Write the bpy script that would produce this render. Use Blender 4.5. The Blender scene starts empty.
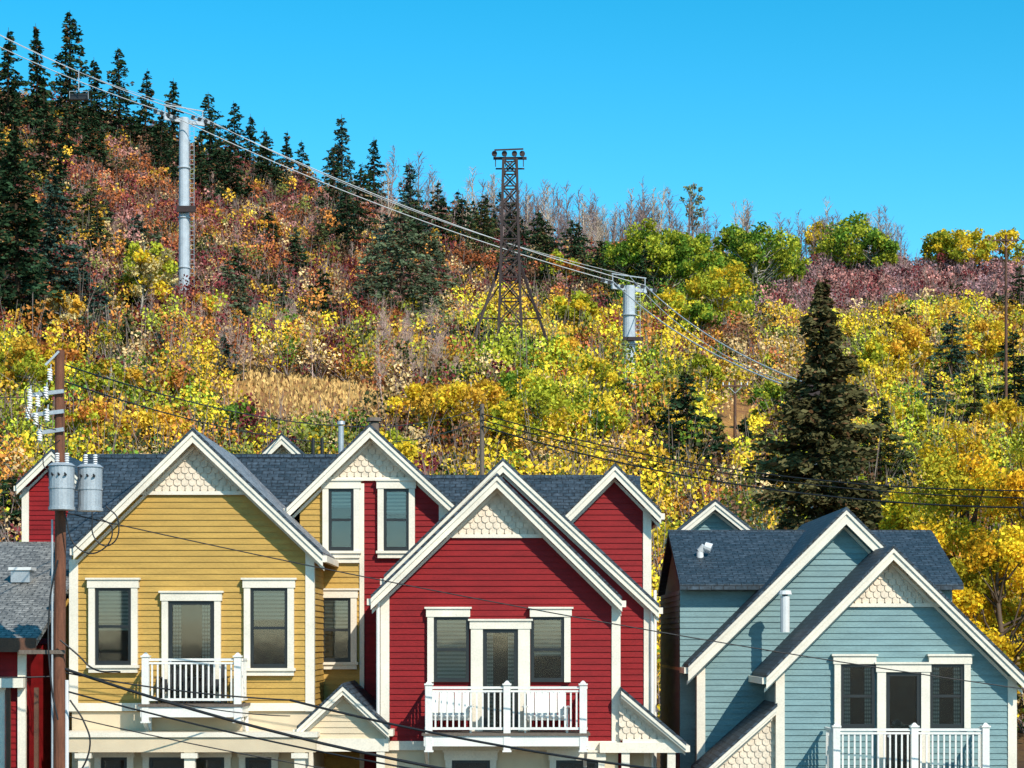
import bpy, math, random
import numpy as np
from mathutils import Vector
random.seed(7); R=np.random.RandomState(11)
EYE=4.8; F=2000.0
# image coordinates: pixel column b and row e, set at distance d (metres) -> metres
def sx(b,d): return (b-512.0)*d/F
def sz(e,d): return EYE+(640.0-e)*d/F
scene=bpy.context.scene
col=scene.collection
# ------------------------------------------------------------ materials
MATS={}
def nodes(name):
    m=bpy.data.materials.new(name); m.use_nodes=True; nt=m.node_tree
    b=nt.nodes['Principled BSDF']; MATS[name]=m
    return m,nt,b
def paint(name,c,rough=.6,var=.12,scale=2.0,bump=.0,fine=30,stretch=(1,1,1),metal=0,spec=.5):
    m,nt,b=nodes(name); N=nt.nodes; L=nt.links
    tc=N.new('ShaderNodeTexCoord'); mp=N.new('ShaderNodeMapping'); mp.inputs['Scale'].default_value=stretch
    L.new(tc.outputs['Object'],mp.inputs[0])
    n1=N.new('ShaderNodeTexNoise'); n1.inputs['Scale'].default_value=scale; n1.inputs['Detail'].default_value=8
    n2=N.new('ShaderNodeTexNoise'); n2.inputs['Scale'].default_value=fine; n2.inputs['Detail'].default_value=4
    L.new(mp.outputs[0],n1.inputs['Vector']); L.new(mp.outputs[0],n2.inputs['Vector'])
    add=N.new('ShaderNodeMath'); add.operation='ADD'; L.new(n1.outputs['Fac'],add.inputs[0]); L.new(n2.outputs['Fac'],add.inputs[1])
    mr=N.new('ShaderNodeMapRange'); mr.inputs[1].default_value=.6; mr.inputs[2].default_value=1.4
    mr.inputs[3].default_value=1-var*1.6; mr.inputs[4].default_value=1+var
    L.new(add.outputs[0],mr.inputs[0])
    mx=N.new('ShaderNodeVectorMath'); mx.operation='SCALE'; mx.inputs[0].default_value=c
    L.new(mr.outputs[0],mx.inputs['Scale']); L.new(mx.outputs[0],b.inputs['Base Color'])
    b.inputs['Roughness'].default_value=rough; b.inputs['Metallic'].default_value=metal; b.inputs['Specular IOR Level'].default_value=spec
    if bump:
        bp=N.new('ShaderNodeBump'); bp.inputs['Strength'].default_value=bump; bp.inputs['Distance'].default_value=.02
        L.new(n2.outputs['Fac'],bp.inputs['Height']); L.new(bp.outputs[0],b.inputs['Normal'])
    return m
paint('siding_yellow',(.50,.305,.070),.6,.20,1.0,.2,14,(1,1,6),spec=.3)
paint('siding_red',(.255,.010,.012),.6,.26,1.0,.2,14,(1,1,6),spec=.2)
paint('siding_blue',(.19,.305,.31),.6,.20,1.0,.2,14,(1,1,6),spec=.3)
paint('trim_cream',(.82,.74,.60),.5,.12,1.5,.05,25)
paint('trim_white',(.82,.79,.72),.5,.10,1.5,.05,25)
paint('scallop_cream',(.74,.62,.47),.6,.20,5,.1,25)
paint('stucco_cream',(.68,.55,.37),.8,.12,1.5,.3,60)
paint('sash_dark',(.018,.02,.02),.4,.2,5)
paint('room_dark',(.03,.036,.034),.8,.5,3)
paint('wood_pole',(.19,.07,.035),.85,.45,3,.6,40,(6,6,.6))
paint('wood_grey',(.17,.13,.10),.85,.3,3,.5,40,(6,6,.6))
paint('metal_grey',(.42,.45,.47),.45,.15,4,.1,30,metal=.3)
paint('tower_paint',(.46,.51,.55),.5,.2,2)
paint('steel_rust',(.035,.018,.016),.7,.3,3)
paint('black_rubber',(.012,.012,.013),.5,.1,3)
paint('cable_steel',(.50,.50,.50),.5,.1,3)
paint('porcelain',(.72,.72,.70),.3,.05,4)
paint('wood_brown',(.12,.05,.025),.7,.3,3,.3)
paint('asphalt',(.05,.05,.052),.9,.2,1,.4,60)
paint('concrete',(.36,.34,.31),.85,.15,1,.3,40)
paint('road_paint',(.75,.72,.6),.7,.1,4)
def roofmat(name,c1,c2,mort):
    m,nt,b=nodes(name); N=nt.nodes; L=nt.links
    uv=N.new('ShaderNodeUVMap'); uv.uv_map='UVMap'
    br=N.new('ShaderNodeTexBrick'); br.inputs['Scale'].default_value=1; br.inputs['Brick Width'].default_value=.32
    br.inputs['Row Height'].default_value=.145; br.inputs['Mortar Size'].default_value=.012
    br.inputs['Color1'].default_value=(*c1,1); br.inputs['Color2'].default_value=(*c2,1); br.inputs['Mortar'].default_value=(*mort,1)
    L.new(uv.outputs[0],br.inputs['Vector'])
    n=N.new('ShaderNodeTexNoise'); n.inputs['Scale'].default_value=9; n.inputs['Detail'].default_value=8; L.new(uv.outputs[0],n.inputs['Vector'])
    mr=N.new('ShaderNodeMapRange'); mr.inputs[1].default_value=.3; mr.inputs[2].default_value=.7; mr.inputs[3].default_value=.4; mr.inputs[4].default_value=1.7
    L.new(n.outputs['Fac'],mr.inputs[0])
    s=N.new('ShaderNodeVectorMath'); s.operation='SCALE'; L.new(br.outputs['Color'],s.inputs[0]); L.new(mr.outputs[0],s.inputs['Scale'])
    L.new(s.outputs[0],b.inputs['Base Color']); b.inputs['Roughness'].default_value=.6
    bp=N.new('ShaderNodeBump'); bp.inputs['Strength'].default_value=.7; bp.inputs['Distance'].default_value=.02; bp.invert=True
    L.new(br.outputs['Fac'],bp.inputs['Height']); L.new(bp.outputs[0],b.inputs['Normal'])
roofmat('shingle_dark',(.018,.034,.048),(.045,.065,.085),(.008,.011,.015))
roofmat('shingle_grey',(.14,.135,.125),(.24,.23,.21),(.05,.05,.05))
roofmat('shingle_glare',(.17,.18,.19),(.30,.31,.32),(.07,.07,.08))  # dark shingles with sun glare put into the colour
def leafmat(name,trans=.3):
    m,nt,b=nodes(name); N=nt.nodes; L=nt.links
    at=N.new('ShaderNodeAttribute'); at.attribute_name='Col'
    df=N.new('ShaderNodeBsdfDiffuse'); L.new(at.outputs['Color'],df.inputs[0]); N.remove(b)
    out=N['Material Output']
    if trans>0:
        tr=N.new('ShaderNodeBsdfTranslucent'); L.new(at.outputs['Color'],tr.inputs[0])
        mx=N.new('ShaderNodeMixShader'); mx.inputs[0].default_value=trans
        L.new(df.outputs[0],mx.inputs[1]); L.new(tr.outputs[0],mx.inputs[2]); L.new(mx.outputs[0],out.inputs[0])
    else: L.new(df.outputs[0],out.inputs[0])
leafmat('foliage',.25); leafmat('scrub_leaf',0); leafmat('needles',0); leafmat('bark',0.0)
# glass
m,nt,b=nodes('window_glass'); N=nt.nodes; L=nt.links
tr=N.new('ShaderNodeBsdfTransparent'); tr.inputs[0].default_value=(.86,.92,.90,1)
gl=N.new('ShaderNodeBsdfGlossy'); gl.inputs['Roughness'].default_value=.06
fr=N.new('ShaderNodeFresnel'); fr.inputs[0].default_value=1.75
ns=N.new('ShaderNodeTexNoise'); ns.inputs['Scale'].default_value=1.2; bp=N.new('ShaderNodeBump'); bp.inputs['Strength'].default_value=.08; bp.inputs['Distance'].default_value=.02
tc=N.new('ShaderNodeTexCoord'); L.new(tc.outputs['Object'],ns.inputs['Vector']); L.new(ns.outputs['Fac'],bp.inputs['Height']); L.new(bp.outputs[0],gl.inputs['Normal'])
mx=N.new('ShaderNodeMixShader'); L.new(fr.outputs[0],mx.inputs[0]); L.new(tr.outputs[0],mx.inputs[1]); L.new(gl.outputs[0],mx.inputs[2]); L.new(mx.outputs[0],N['Material Output'].inputs[0])
# ground
m,nt,b=nodes('hill_ground'); N=nt.nodes; L=nt.links
tc=N.new('ShaderNodeTexCoord')
n1=N.new('ShaderNodeTexNoise'); n1.inputs['Scale'].default_value=.05; n1.inputs['Detail'].default_value=6
n2=N.new('ShaderNodeTexNoise'); n2.inputs['Scale'].default_value=1.2; n2.inputs['Detail'].default_value=10; n2.inputs['Roughness'].default_value=.75
L.new(tc.outputs['Object'],n1.inputs['Vector']); L.new(tc.outputs['Object'],n2.inputs['Vector'])
cr=N.new('ShaderNodeValToRGB'); e=cr.color_ramp.elements
e[0].position=.3; e[0].color=(.08,.03,.015,1); e[1].position=.75; e[1].color=(.60,.36,.12,1)
x=e.new(.45); x.color=(.26,.11,.04,1); x=e.new(.58); x.color=(.48,.25,.07,1)
ad=N.new('ShaderNodeMath'); ad.operation='ADD'; L.new(n1.outputs['Fac'],ad.inputs[0]); L.new(n2.outputs['Fac'],ad.inputs[1])
hf=N.new('ShaderNodeMath'); hf.operation='MULTIPLY'; hf.inputs[1].default_value=.5; L.new(ad.outputs[0],hf.inputs[0])
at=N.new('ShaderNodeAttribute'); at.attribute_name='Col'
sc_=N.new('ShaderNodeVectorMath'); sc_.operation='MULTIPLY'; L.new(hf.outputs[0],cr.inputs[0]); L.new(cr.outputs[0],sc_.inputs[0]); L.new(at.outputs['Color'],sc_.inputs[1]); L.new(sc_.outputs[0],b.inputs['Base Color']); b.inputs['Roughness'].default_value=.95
bp=N.new('ShaderNodeBump'); bp.inputs['Strength'].default_value=1; bp.inputs['Distance'].default_value=.3; L.new(n2.outputs['Fac'],bp.inputs['Height']); L.new(bp.outputs[0],b.inputs['Normal'])
# blinds
m,nt,b=nodes('window_blind'); N=nt.nodes; L=nt.links
tc=N.new('ShaderNodeTexCoord'); w=N.new('ShaderNodeTexWave'); w.bands_direction='Z'; w.inputs['Scale'].default_value=3.2; w.inputs['Distortion'].default_value=.3
L.new(tc.outputs['Object'],w.inputs['Vector']); cr=N.new('ShaderNodeValToRGB'); cr.color_ramp.elements[0].color=(.17,.16,.15,1); cr.color_ramp.elements[1].color=(.50,.48,.44,1)
L.new(w.outputs['Fac'],cr.inputs[0]); L.new(cr.outputs[0],b.inputs['Base Color'])
# ------------------------------------------------------------ mesh builder
class MB:
    def __init__(s,name): s.name=name; s.v=[]; s.f=[]; s.m=[]; s.mats=[]
    def mi(s,mat):
        if mat not in s.mats: s.mats.append(mat)
        return s.mats.index(mat)
    def poly(s,pts,mat):
        i=len(s.v); s.v+= [tuple(p) for p in pts]; s.f.append(list(range(i,i+len(pts)))); s.m.append(s.mi(mat))
    def hexa(s,p,mat): # p: 8 pts bottom 0-3, top 4-7
        i=len(s.v); s.v+=[tuple(q) for q in p]; k=s.mi(mat)
        for f in ((0,3,2,1),(4,5,6,7),(0,1,5,4),(1,2,6,5),(2,3,7,6),(3,0,4,7)):
            s.f.append([i+j for j in f]); s.m.append(k)
    def box(s,x0,x1,y0,y1,z0,z1,mat):
        s.hexa([(x0,y0,z0),(x1,y0,z0),(x1,y1,z0),(x0,y1,z0),(x0,y0,z1),(x1,y0,z1),(x1,y1,z1),(x0,y1,z1)],mat)
    def prism(s,poly,y0,y1,mat): # polygon xz (ccw seen from -y)
        n=len(poly); i=len(s.v); k=s.mi(mat)
        s.v+=[(p[0],y0,p[1]) for p in poly]+[(p[0],y1,p[1]) for p in poly]
        s.f.append([i+j for j in range(n)]); s.m.append(k)
        s.f.append([i+n+j for j in reversed(range(n))]); s.m.append(k)
        for j in range(n):
            q=(j+1)%n; s.f.append([i+q,i+j,i+n+j,i+n+q]); s.m.append(k)
    def cyl(s,p0,p1,r0,r1,n,mat,cap=True):
        p0=Vector(p0); p1=Vector(p1); a=(p1-p0).normalized(); t=Vector((0,0,1)) if abs(a.z)<.9 else Vector((1,0,0))
        u=a.cross(t).normalized(); w=a.cross(u); i=len(s.v); k=s.mi(mat)
        for p,r in ((p0,r0),(p1,r1)):
            for j in range(n):
                an=2*math.pi*j/n; s.v.append(tuple(p+u*math.cos(an)*r+w*math.sin(an)*r))
        for j in range(n):
            q=(j+1)%n; s.f.append([i+j,i+q,i+n+q,i+n+j]); s.m.append(k)
        if cap:
            s.f.append([i+j for j in reversed(range(n))]); s.m.append(k); s.f.append([i+n+j for j in range(n)]); s.m.append(k)
    def beam(s,p0,p1,w,h,mat):
        p0=Vector(p0); p1=Vector(p1); a=(p1-p0).normalized(); t=Vector((0,0,1)) if abs(a.z)<.95 else Vector((0,1,0))
        u=a.cross(t).normalized()*w/2; v=u.cross(a).normalized()*h/2
        s.hexa([p0-u-v,p0+u-v,p1+u-v,p1-u-v,p0-u+v,p0+u+v,p1+u+v,p1-u+v],mat)
    def make(s,parent=None,smooth=False,bevel=0):
        me=bpy.data.meshes.new(s.name); me.from_pydata(s.v,[],s.f); me.update()
        for k in s.mats: me.materials.append(MATS[k])
        me.polygons.foreach_set('material_index',s.m)
        uv=me.uv_layers.new(name='UVMap'); Z=Vector((0,0,1))
        for p in me.polygons:
            n=p.normal; t=Z.cross(n)
            t=t.normalized() if t.length>.05 else Vector((1,0,0)); b_=n.cross(t)
            for li in p.loop_indices:
                c=me.vertices[me.loops[li].vertex_index].co; uv.data[li].uv=(c.dot(t),c.dot(b_))
        if smooth: me.polygons.foreach_set('use_smooth',[True]*len(me.polygons))
        o=bpy.data.objects.new(s.name,me); col.objects.link(o)
        if bevel:
            md=o.modifiers.new('b','BEVEL'); md.width=bevel; md.segments=1; md.limit_method='ANGLE'
        if parent: o.parent=parent
        return o
def empty(name):
    o=bpy.data.objects.new(name,None); col.objects.link(o); return o
# ------------------------------------------------------------ building pieces
def siding(mb,o,u,n,z0,z1,smin,smax,mat,course=.15):
    """lapped boards; o origin (x,y), u along, n outward, smin/smax functions of z"""
    z=z0
    while z<z1-1e-4:
        t=min(z+course,z1); a0,b0=smin(z),smax(z); a1,b1=smin(t),smax(t)
        if b0-a0<.02: break
        if b1<a1: a1=b1=(a1+b1)/2
        j=random.uniform(-.003,.004)
        def P(s,out,zz): return (o[0]+u[0]*s+n[0]*out,o[1]+u[1]*s+n[1]*out,zz)
        mb.poly([P(a0,.028+j,z),P(b0,.028+j,z),P(b1,.004,t),P(a1,.004,t)],mat)
        mb.poly([P(a0,.004,z),P(b0,.004,z),P(b0,.028+j,z),P(a0,.028+j,z)],mat)
        z=t
def scallops(mb,y,z0,z1,xmin,xmax,mat,zline,w=.19,row=.155):
    r=0; z=z0
    while z<z1:
        a=xmin(z+row*.2); b_=xmax(z+row*.2)
        x=math.floor(a/w)*w-(w/2 if r%2 else 0)
        while x<b_:
            if x+w*.75>a and x+w*.25<b_:
                g=.008; xl=x+g; xr=x+w-g; cx=(xl+xr)/2; rad=(xr-xl)/2
                pts=[]
                for k in range(7):
                    an=math.pi+math.pi*k/6; pts.append((cx+rad*math.cos(an),z+rad*.8+rad*.8*math.sin(an)))
                top=z+row+rad*.9
                jj=random.uniform(-.005,.005)
                f=[(px,y-.050+jj+(pz-z)*.12,pz) for px,pz in pts]+[(xr,y-.014,top),(xl,y-.014,top)]
                f=[(p[0],p[1],min(p[2],zline(p[0]))) for p in f]
                mb.poly(f,mat)
                for k in range(6):
                    p,q=f[k],f[k+1]; mb.poly([(p[0],y-.002,p[2]),(q[0],y-.002,q[2]),q,p],mat)
            x+=w
        z+=row; r+=1
def gable(W,T,RF,ap,le,re,xl,xr,zb,zs,y,yb,mat,over=.42,fh=.20,trim='trim_cream',shing='shingle_dark',split=None,scal='scallop_cream',corner=True,sidesid=True,ybr=None,shingr=None):
    """W walls, T trim, RF roof builders. ap apex(x,z), le/re rake ends, wall xl..xr, base zb, scallop base zs"""
    ax,az=ap; sl=(az-le[1])/(ax-le[0]) if ax-le[0]>1e-3 else 1; sr=(az-re[1])/(re[0]-ax) if re[0]-ax>1e-3 else 1
    yf=y-over; th=.15
    for s_,e_,k in ((-1,le,sl),(1,re,sr)):
        if abs(e_[0]-ax)<.02: continue
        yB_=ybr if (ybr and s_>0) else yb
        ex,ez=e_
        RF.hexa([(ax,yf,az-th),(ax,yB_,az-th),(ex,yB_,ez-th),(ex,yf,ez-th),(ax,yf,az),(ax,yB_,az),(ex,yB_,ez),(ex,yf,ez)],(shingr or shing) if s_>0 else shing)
        T.hexa([(ax,yf+.02,az-th-.03),(ax,y+.1,az-th-.03),(ex,y+.1,ez-th-.03),(ex,yf+.02,ez-th-.03),(ax,yf+.02,az-th-.004),(ax,y+.1,az-th-.004),(ex,y+.1,ez-th-.004),(ex,yf+.02,ez-th-.004)],trim)
        def rake(o0,o1,ya,yb_,mt,e0=0):
            exx=ex+s_*e0; ezz=ez-k*e0
            q=[(ax,az-o1),(exx,ezz-o1),(exx,ezz-o0),(ax,az-o0)]
            if s_<0: q=[q[1],q[0],q[3],q[2]]
            T.prism(q,ya,yb_,mt)
        c=math.sqrt(1+k*k)
        rake(0,.08,yf-.095,yf-.004,'shingle_dark')
        rake(.085,.085+.075*c,yf-.085,yf-.003,trim)
        rake(.085+.075*c,.085+fh*c,yf-.045,yf-.003,trim)
        rake(.085+fh*c,.085+(fh+.07)*c,y-.075,y-.028,trim)
        T.box(min(ex,ex+s_*.1),max(ex,ex+s_*.1),yf,yB_,ez-th-.10,ez-th+.06,trim)
    fl=lambda z: max(xl,ax-(az-.12-z)/sl)
    fr_=lambda z: min(xr,ax+(az-.12-z)/sr)
    zt=az-.15
    zs_=zs if zs else zt
    if split:
        siding(W,(0,y),(1,0),(0,-1),zb,zs_,fl,lambda z:min(split,fr_(z)),mat[0])
        siding(W,(0,y),(1,0),(0,-1),zb,zs_,lambda z:max(split+.0,fl(z)),fr_,mat[1])
        msl,msr=mat
    else:
        siding(W,(0,y),(1,0),(0,-1),zb,zs_,fl,fr_,mat); msl=msr=mat
    if zs:
        W.prism([(fl(zs),zs),(fr_(zs),zs),(ax,az-.13)],y+.0,y+.06,scal)
        scallops(W,y,zs+.02,zt,lambda z:fl(z)+.02,lambda z:fr_(z)-.02,scal,lambda xx: az-.17-(sl*(ax-xx) if xx<ax else sr*(xx-ax)))
        T.box(fl(zs)+.05,fr_(zs)-.05,y-.085,y-.03,zs-.05,zs+.04,trim)
    zel=az-(ax-xl)*sl-.16; zer=az-(xr-ax)*sr-.16
    if sidesid:
        if zel>zb: siding(W,(xl,0),(0,1),(-1,0),zb,zel,lambda z:y,lambda z:yb,msl)
        if zer>zb: siding(W,(xr,0),(0,1),(1,0),zb,zer,lambda z:y,lambda z:yb,msr)
    if corner:
        if 'l' in corner: T.box(xl-.06,xl+.16,y-.05,y+.16,zb,zel-.05,trim)
        if 'r' in corner: T.box(xr-.16,xr+.06,y-.05,y+.16,zb,zer-.05,trim)
def window(M,x0,x1,z0,z1,y,trim='trim_cream',door=False,blind=0.0,tw=.16,sidel=True,sider=True,sill=True):
    M.box(x0,x1,y-.012-.028,y-.03,z0,z1,'room_dark')
    if blind>0: 
        zz=z1-(z1-z0)*blind; M.box(x0+.04,x1-.04,y-.052,y-.044,zz,z1-.03,'window_blind')
    elif blind<0: # side drapes
        w=(x1-x0)*.24
        for k in range(4):
            M.box(x0+.05+k*w/4,x0+.05+k*w/4+w/5,y-.054,y-.044,z0+.05,z1-.05,'window_blind')
            M.box(x1-.05-k*w/4-w/5,x1-.05-k*w/4,y-.054,y-.044,z0+.05,z1-.05,'window_blind')
    M.box(x0+.01,x1-.01,y-.066,y-.060,z0+.01,z1-.01,'window_glass')
    fw=.075 if not door else .10
    a,b_=y-.10,y-.03
    M.box(x0,x0+fw,a,b_,z0,z1,'sash_dark'); M.box(x1-fw,x1,a,b_,z0,z1,'sash_dark')
    M.box(x0+fw,x1-fw,a,b_,z1-fw,z1,'sash_dark'); M.box(x0+fw,x1-fw,a,b_,z0,z0+fw*1.4,'sash_dark')
    if not door:
        zm=(z0+z1)/2; M.box(x0+fw,x1-fw,a+.01,b_,zm-.035,zm+.035,'sash_dark')
    else:
        M.cyl((x0+.06,a-.06,z0+1.0),(x0+.06,a,z0+1.0),.03,.03,8,'metal_grey')
    ya,yb=y-.15,y-.028
    if sidel: M.box(x0-tw,x0-.002,ya,yb,z0,z1,trim)
    if sider: M.box(x1+.002,x1+tw,ya,yb,z0,z1,trim)
    xl=x0-(tw if sidel else 0); xr=x1+(tw if sider else 0)
    M.box(xl-.03,xr+.03,ya-.02,yb,z1+.002,z1+.20,trim)
    M.box(xl-.07,xr+.07,ya-.06,yb,z1+.202,z1+.25,trim)
    if sill and not door:
        M.box(xl-.04,xr+.04,ya-.05,yb,z0-.07,z0-.002,trim); M.box(xl,xr,ya,yb,z0-.19,z0-.072,trim)
def balcony(M,x0,x1,yf,yw,zd,zt,posts,trim='trim_white'):
    M.box(x0-.05,x1+.05,yf-.05,yw-.035,zd-.06,zd,'wood_grey')
    M.box(x0,x1,yf,yf+.08,zd-.32,zd-.062,trim); M.box(x0,x0+.08,yf+.083,yw-.035,zd-.32,zd-.062,trim); M.box(x1-.08,x1,yf+.083,yw-.035,zd-.32,zd-.062,trim)
    M.box(x0+.083,x1-.083,yf+.09,yw-.04,zd-.28,zd-.07,trim)
    for p in posts:
        M.box(p-.085,p+.085,yf-.02,yf+.15,zd-.42,zt+.02,trim)
        M.box(p-.11,p+.11,yf-.045,yf+.175,zt+.022,zt+.06,trim)
        M.hexa([(p-.08,yf-.01,zt+.062),(p+.08,yf-.01,zt+.062),(p+.08,yf+.14,zt+.062),(p-.08,yf+.14,zt+.062),(p-.02,yf+.04,zt+.13),(p+.02,yf+.04,zt+.13),(p+.02,yf+.09,zt+.13),(p-.02,yf+.09,zt+.13)],trim)
        M.box(p-.11,p+.11,yf-.045,yf+.175,zd-.46,zd-.422,trim)
    for a,b_ in zip(posts[:-1],posts[1:]):
        a+=.088; b_-=.088
        M.box(a,b_,yf+.02,yf+.11,zt-.07,zt-.01,trim); M.box(a,b_,yf+.035,yf+.095,zt-.15,zt-.10,trim)
        M.box(a,b_,yf+.035,yf+.095,zd+.08,zd+.14,trim)
        n=max(2,int((b_-a)/.135)); 
        for i in range(n):
            c=a+(i+.5)*(b_-a)/n; M.box(c-.02,c+.02,yf+.045,yf+.085,zd+.142,zt-.152,trim)
    for xx in (x0+.04,x1-.04):
        M.box(xx-.03,xx+.03,yf+.153,yw-.13,zt-.07,zt-.01,trim); M.box(xx-.03,xx+.03,yf+.153,yw-.13,zd+.08,zd+.14,trim)
        n=int((yw-yf-.3)/.135)
        for i in range(n):
            c=yf+.2+i*.135; M.box(xx-.02,xx+.02,c-.02,c+.02,zd+.142,zt-.072,trim)
        M.prism([(xx-.04,zd-.9),(xx+.04,zd-.9),(xx+.04,zd-.33),(xx-.04,zd-.33)],yw-.12,yw-.035,trim)
        M.beam((xx,yw-.1,zd-.85),(xx,yf+.2,zd-.36),.07,.09,trim)
def deckchair(M,x,y,z,mat,flip=1,w=.6):
    for i in range(5):
        xx=x-w/2+w*(i+.5)/5; M.beam((xx,y+.25,z+.28),(xx+.0,y+.5,z+.98),w/5-.02,.02,mat)
    for i in range(4):
        M.beam((x-w/2,y-.25+i*.13,z+.42-i*.04),(x+w/2,y-.25+i*.13,z+.42-i*.04),.10,.02,mat)
    for s in (-1,1):
        xx=x+s*(w/2+.04); M.beam((xx,y-.28,z),(xx,y-.28,z+.6),.05,.09,mat); M.beam((xx,y+.35,z),(xx,y+.35,z+.62),.05,.07,mat)
        M.box(xx-.07,xx+.07,y-.35,y+.4,z+.62,z+.645,mat)
def mainroof(RF,T,x0,x1,yr,zr,yf,zf,yb,zb,shing='shingle_dark'):
    th=.15
    RF.hexa([(x0,yf,zf-th),(x1,yf,zf-th),(x1,yr,zr-th),(x0,yr,zr-th),(x0,yf,zf),(x1,yf,zf),(x1,yr,zr),(x0,yr,zr)],shing)
    RF.hexa([(x0,yr+.002,zr-th),(x1,yr+.002,zr-th),(x1,yb,zb-th),(x0,yb,zb-th),(x0,yr+.002,zr),(x1,yr+.002,zr),(x1,yb,zb),(x0,yb,zb)],shing)
    for i in range(int((x1-x0)/.3)):
        xx=x0+i*.3; RF.hexa([(xx,yr-.14,zr-.09),(xx+.29,yr-.14,zr-.09),(xx+.29,yr+.14,zr-.09),(xx,yr+.14,zr-.09),(xx,yr-.01,zr+.035),(xx+.29,yr-.01,zr+.03),(xx+.29,yr+.01,zr+.03),(xx,yr+.01,zr+.035)],shing)
def flue(M,x,y,z0,z1,r,mat='metal_grey',cap=True):
    M.cyl((x,y,z0),(x,y,z1),r,r,12,mat)
    if cap: M.cyl((x,y,z1+.04),(x,y,z1+.14),r*1.5,r*1.3,12,mat); M.cyl((x,y,z1+.001),(x,y,z1+.04),r*.6,r*.6,8,'black_rubber')
# ================================================= yellow house
root=empty('yellow_house'); W=MB('walls'); T=MB('trim'); RF=MB('roof'); WN=MB('windows'); BL=MB('balcony')
Y=50; yo=49.6
zb=sz(712,50)
YB=53; yB=52.6
ax_,az_=sx(193,yo),sz(428,yo); rx_,rz_=sx(323,yo),sz(552,yo)
gable(W,T,RF,(ax_,az_),(sx(74,yo),sz(545,yo)),(rx_,rz_),sx(72,Y),sx(312,Y),zb,sz(493,Y),Y,58,'siding_yellow',corner='lr',ybr=YB-.03,shingr='shingle_glare')
k_=(az_-rz_)/(rx_-ax_); xe=sx(291,YB); ze=az_-k_*(xe-ax_)
RF.hexa([(ax_,YB-.028,az_-.15),(ax_,58,az_-.15),(xe,58,ze-.15),(xe,YB-.028,ze-.15),(ax_,YB-.028,az_),(ax_,58,az_),(xe,58,ze),(xe,YB-.028,ze)],'shingle_glare')  # rear of right slope, in the same lighter colour painted for glare
window(WN,sx(96,Y),sx(132,Y),sz(665,Y),sz(588,Y),Y,blind=.55)
window(WN,sx(169,Y),sx(215,Y),sz(702,Y),sz(601,Y),Y,door=True,blind=-1)
window(WN,sx(251,Y),sx(288,Y),sz(668,Y),sz(588,Y),Y,blind=.4)
T.box(sx(66,Y),sx(315,Y),Y-.09,Y-.03,sz(711,Y),sz(703,Y),'trim_cream')
W.box(sx(72,Y),sx(313,Y),Y-.0,Y+8,0,zb,'stucco_cream')
T.box(sx(64,49),sx(316,49),48.9,49.15,sz(752,49),sz(737,49),'stucco_cream')
T.box(sx(62,49),sx(318,49),48.84,49.97,sz(737,49)+.002,sz(733,49)+.02,'trim_cream')
for p in (84,190,300): 
    x=sx(p,49); T.box(x-.13,x+.13,48.93,49.12,0,sz(752,49)-.002,'trim_cream'); T.box(x-.2,x+.2,48.86,49.18,sz(758,49),sz(753,49),'trim_cream')
for a,b_ in ((102,128),(150,225),(246,272)): window(WN,sx(a,Y),sx(b_,Y),.6,sz(757,Y),Y)
zd=sz(704,48.9); balcony(BL,sx(141,48.9),sx(243,48.9),48.8,Y,zd,sz(658,48.9),[sx(146,48.9),sx(238,48.9)])
deckchair(BL,sx(172,49.4),49.5,zd,'black_rubber'); deckchair(BL,sx(210,49.4),49.5,zd,'black_rubber')
xsplit=sx(362,YB)
gable(W,T,RF,(sx(370,yB),sz(424,yB)),(sx(287,yB),sz(505,yB)),(sx(454,yB),sz(502,yB)),sx(300,YB),sx(445,YB),0.02,sz(479,YB),YB,60,('siding_yellow','siding_red'),split=xsplit,corner='r')
T.box(xsplit-.06,xsplit+.06,YB-.06,YB-.028,0,sz(479,YB)-.12,'trim_cream')
window(WN,sx(329,YB),sx(354,YB),sz(551,YB),sz(489,YB),YB,blind=.3)
window(WN,sx(384,YB),sx(409,YB),sz(551,YB),sz(489,YB),YB,blind=.4)
window(WN,sx(322,YB),sx(351,YB),sz(662,YB),sz(598,YB),YB,blind=.5)
T.box(sx(300,YB),sx(362,YB)-.062,YB-.1,YB-.03,sz(563,YB),sz(556,YB),'trim_cream')
mainroof(RF,T,sx(84,57),sx(368,57),57,sz(455,57),53.2,sz(455,57)-3.8*.86,61.5,sz(455,57)-4.5*.86)
W.box(sx(90,57),sx(350,57),53.2,61,0,5.9,'siding_yellow')
YP=49.3
gable(W,T,RF,(sx(343,YP),sz(683,YP)),(sx(297,YP),sz(726,YP)),(sx(389,YP),sz(726,YP)),sx(304,YP),sx(384,YP),sz(740,YP),None,YP+.3,YB-.05,'stucco_cream',over=.3,fh=.15,corner='',sidesid=False)
T.box(sx(298,YP),sx(388,YP),YP+.2,YP+.5,sz(752,YP),sz(739,YP),'trim_cream')
for p in (308,380): T.box(sx(p,YP)-.1,sx(p,YP)+.1,YP+.22,YP+.42,0,sz(752,YP)-.002,'trim_cream')
for o,bv in ((W,0),(T,.008),(RF,0),(WN,0),(BL,0)): o.make(root,bevel=0)
V=MB('roof_vents')
flue(V,sx(341,58),58,9,sz(426,58),.08,'metal_grey'); flue(V,sx(374,54),54,9.8,sz(423,54),.14,'wood_grey')
for p in (313,322): V.cyl((sx(p,58.5),58.5,8.5),(sx(p,58.5),58.5,sz(438,58.5)),.05,.05,8,'black_rubber')
V.make(root)
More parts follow.
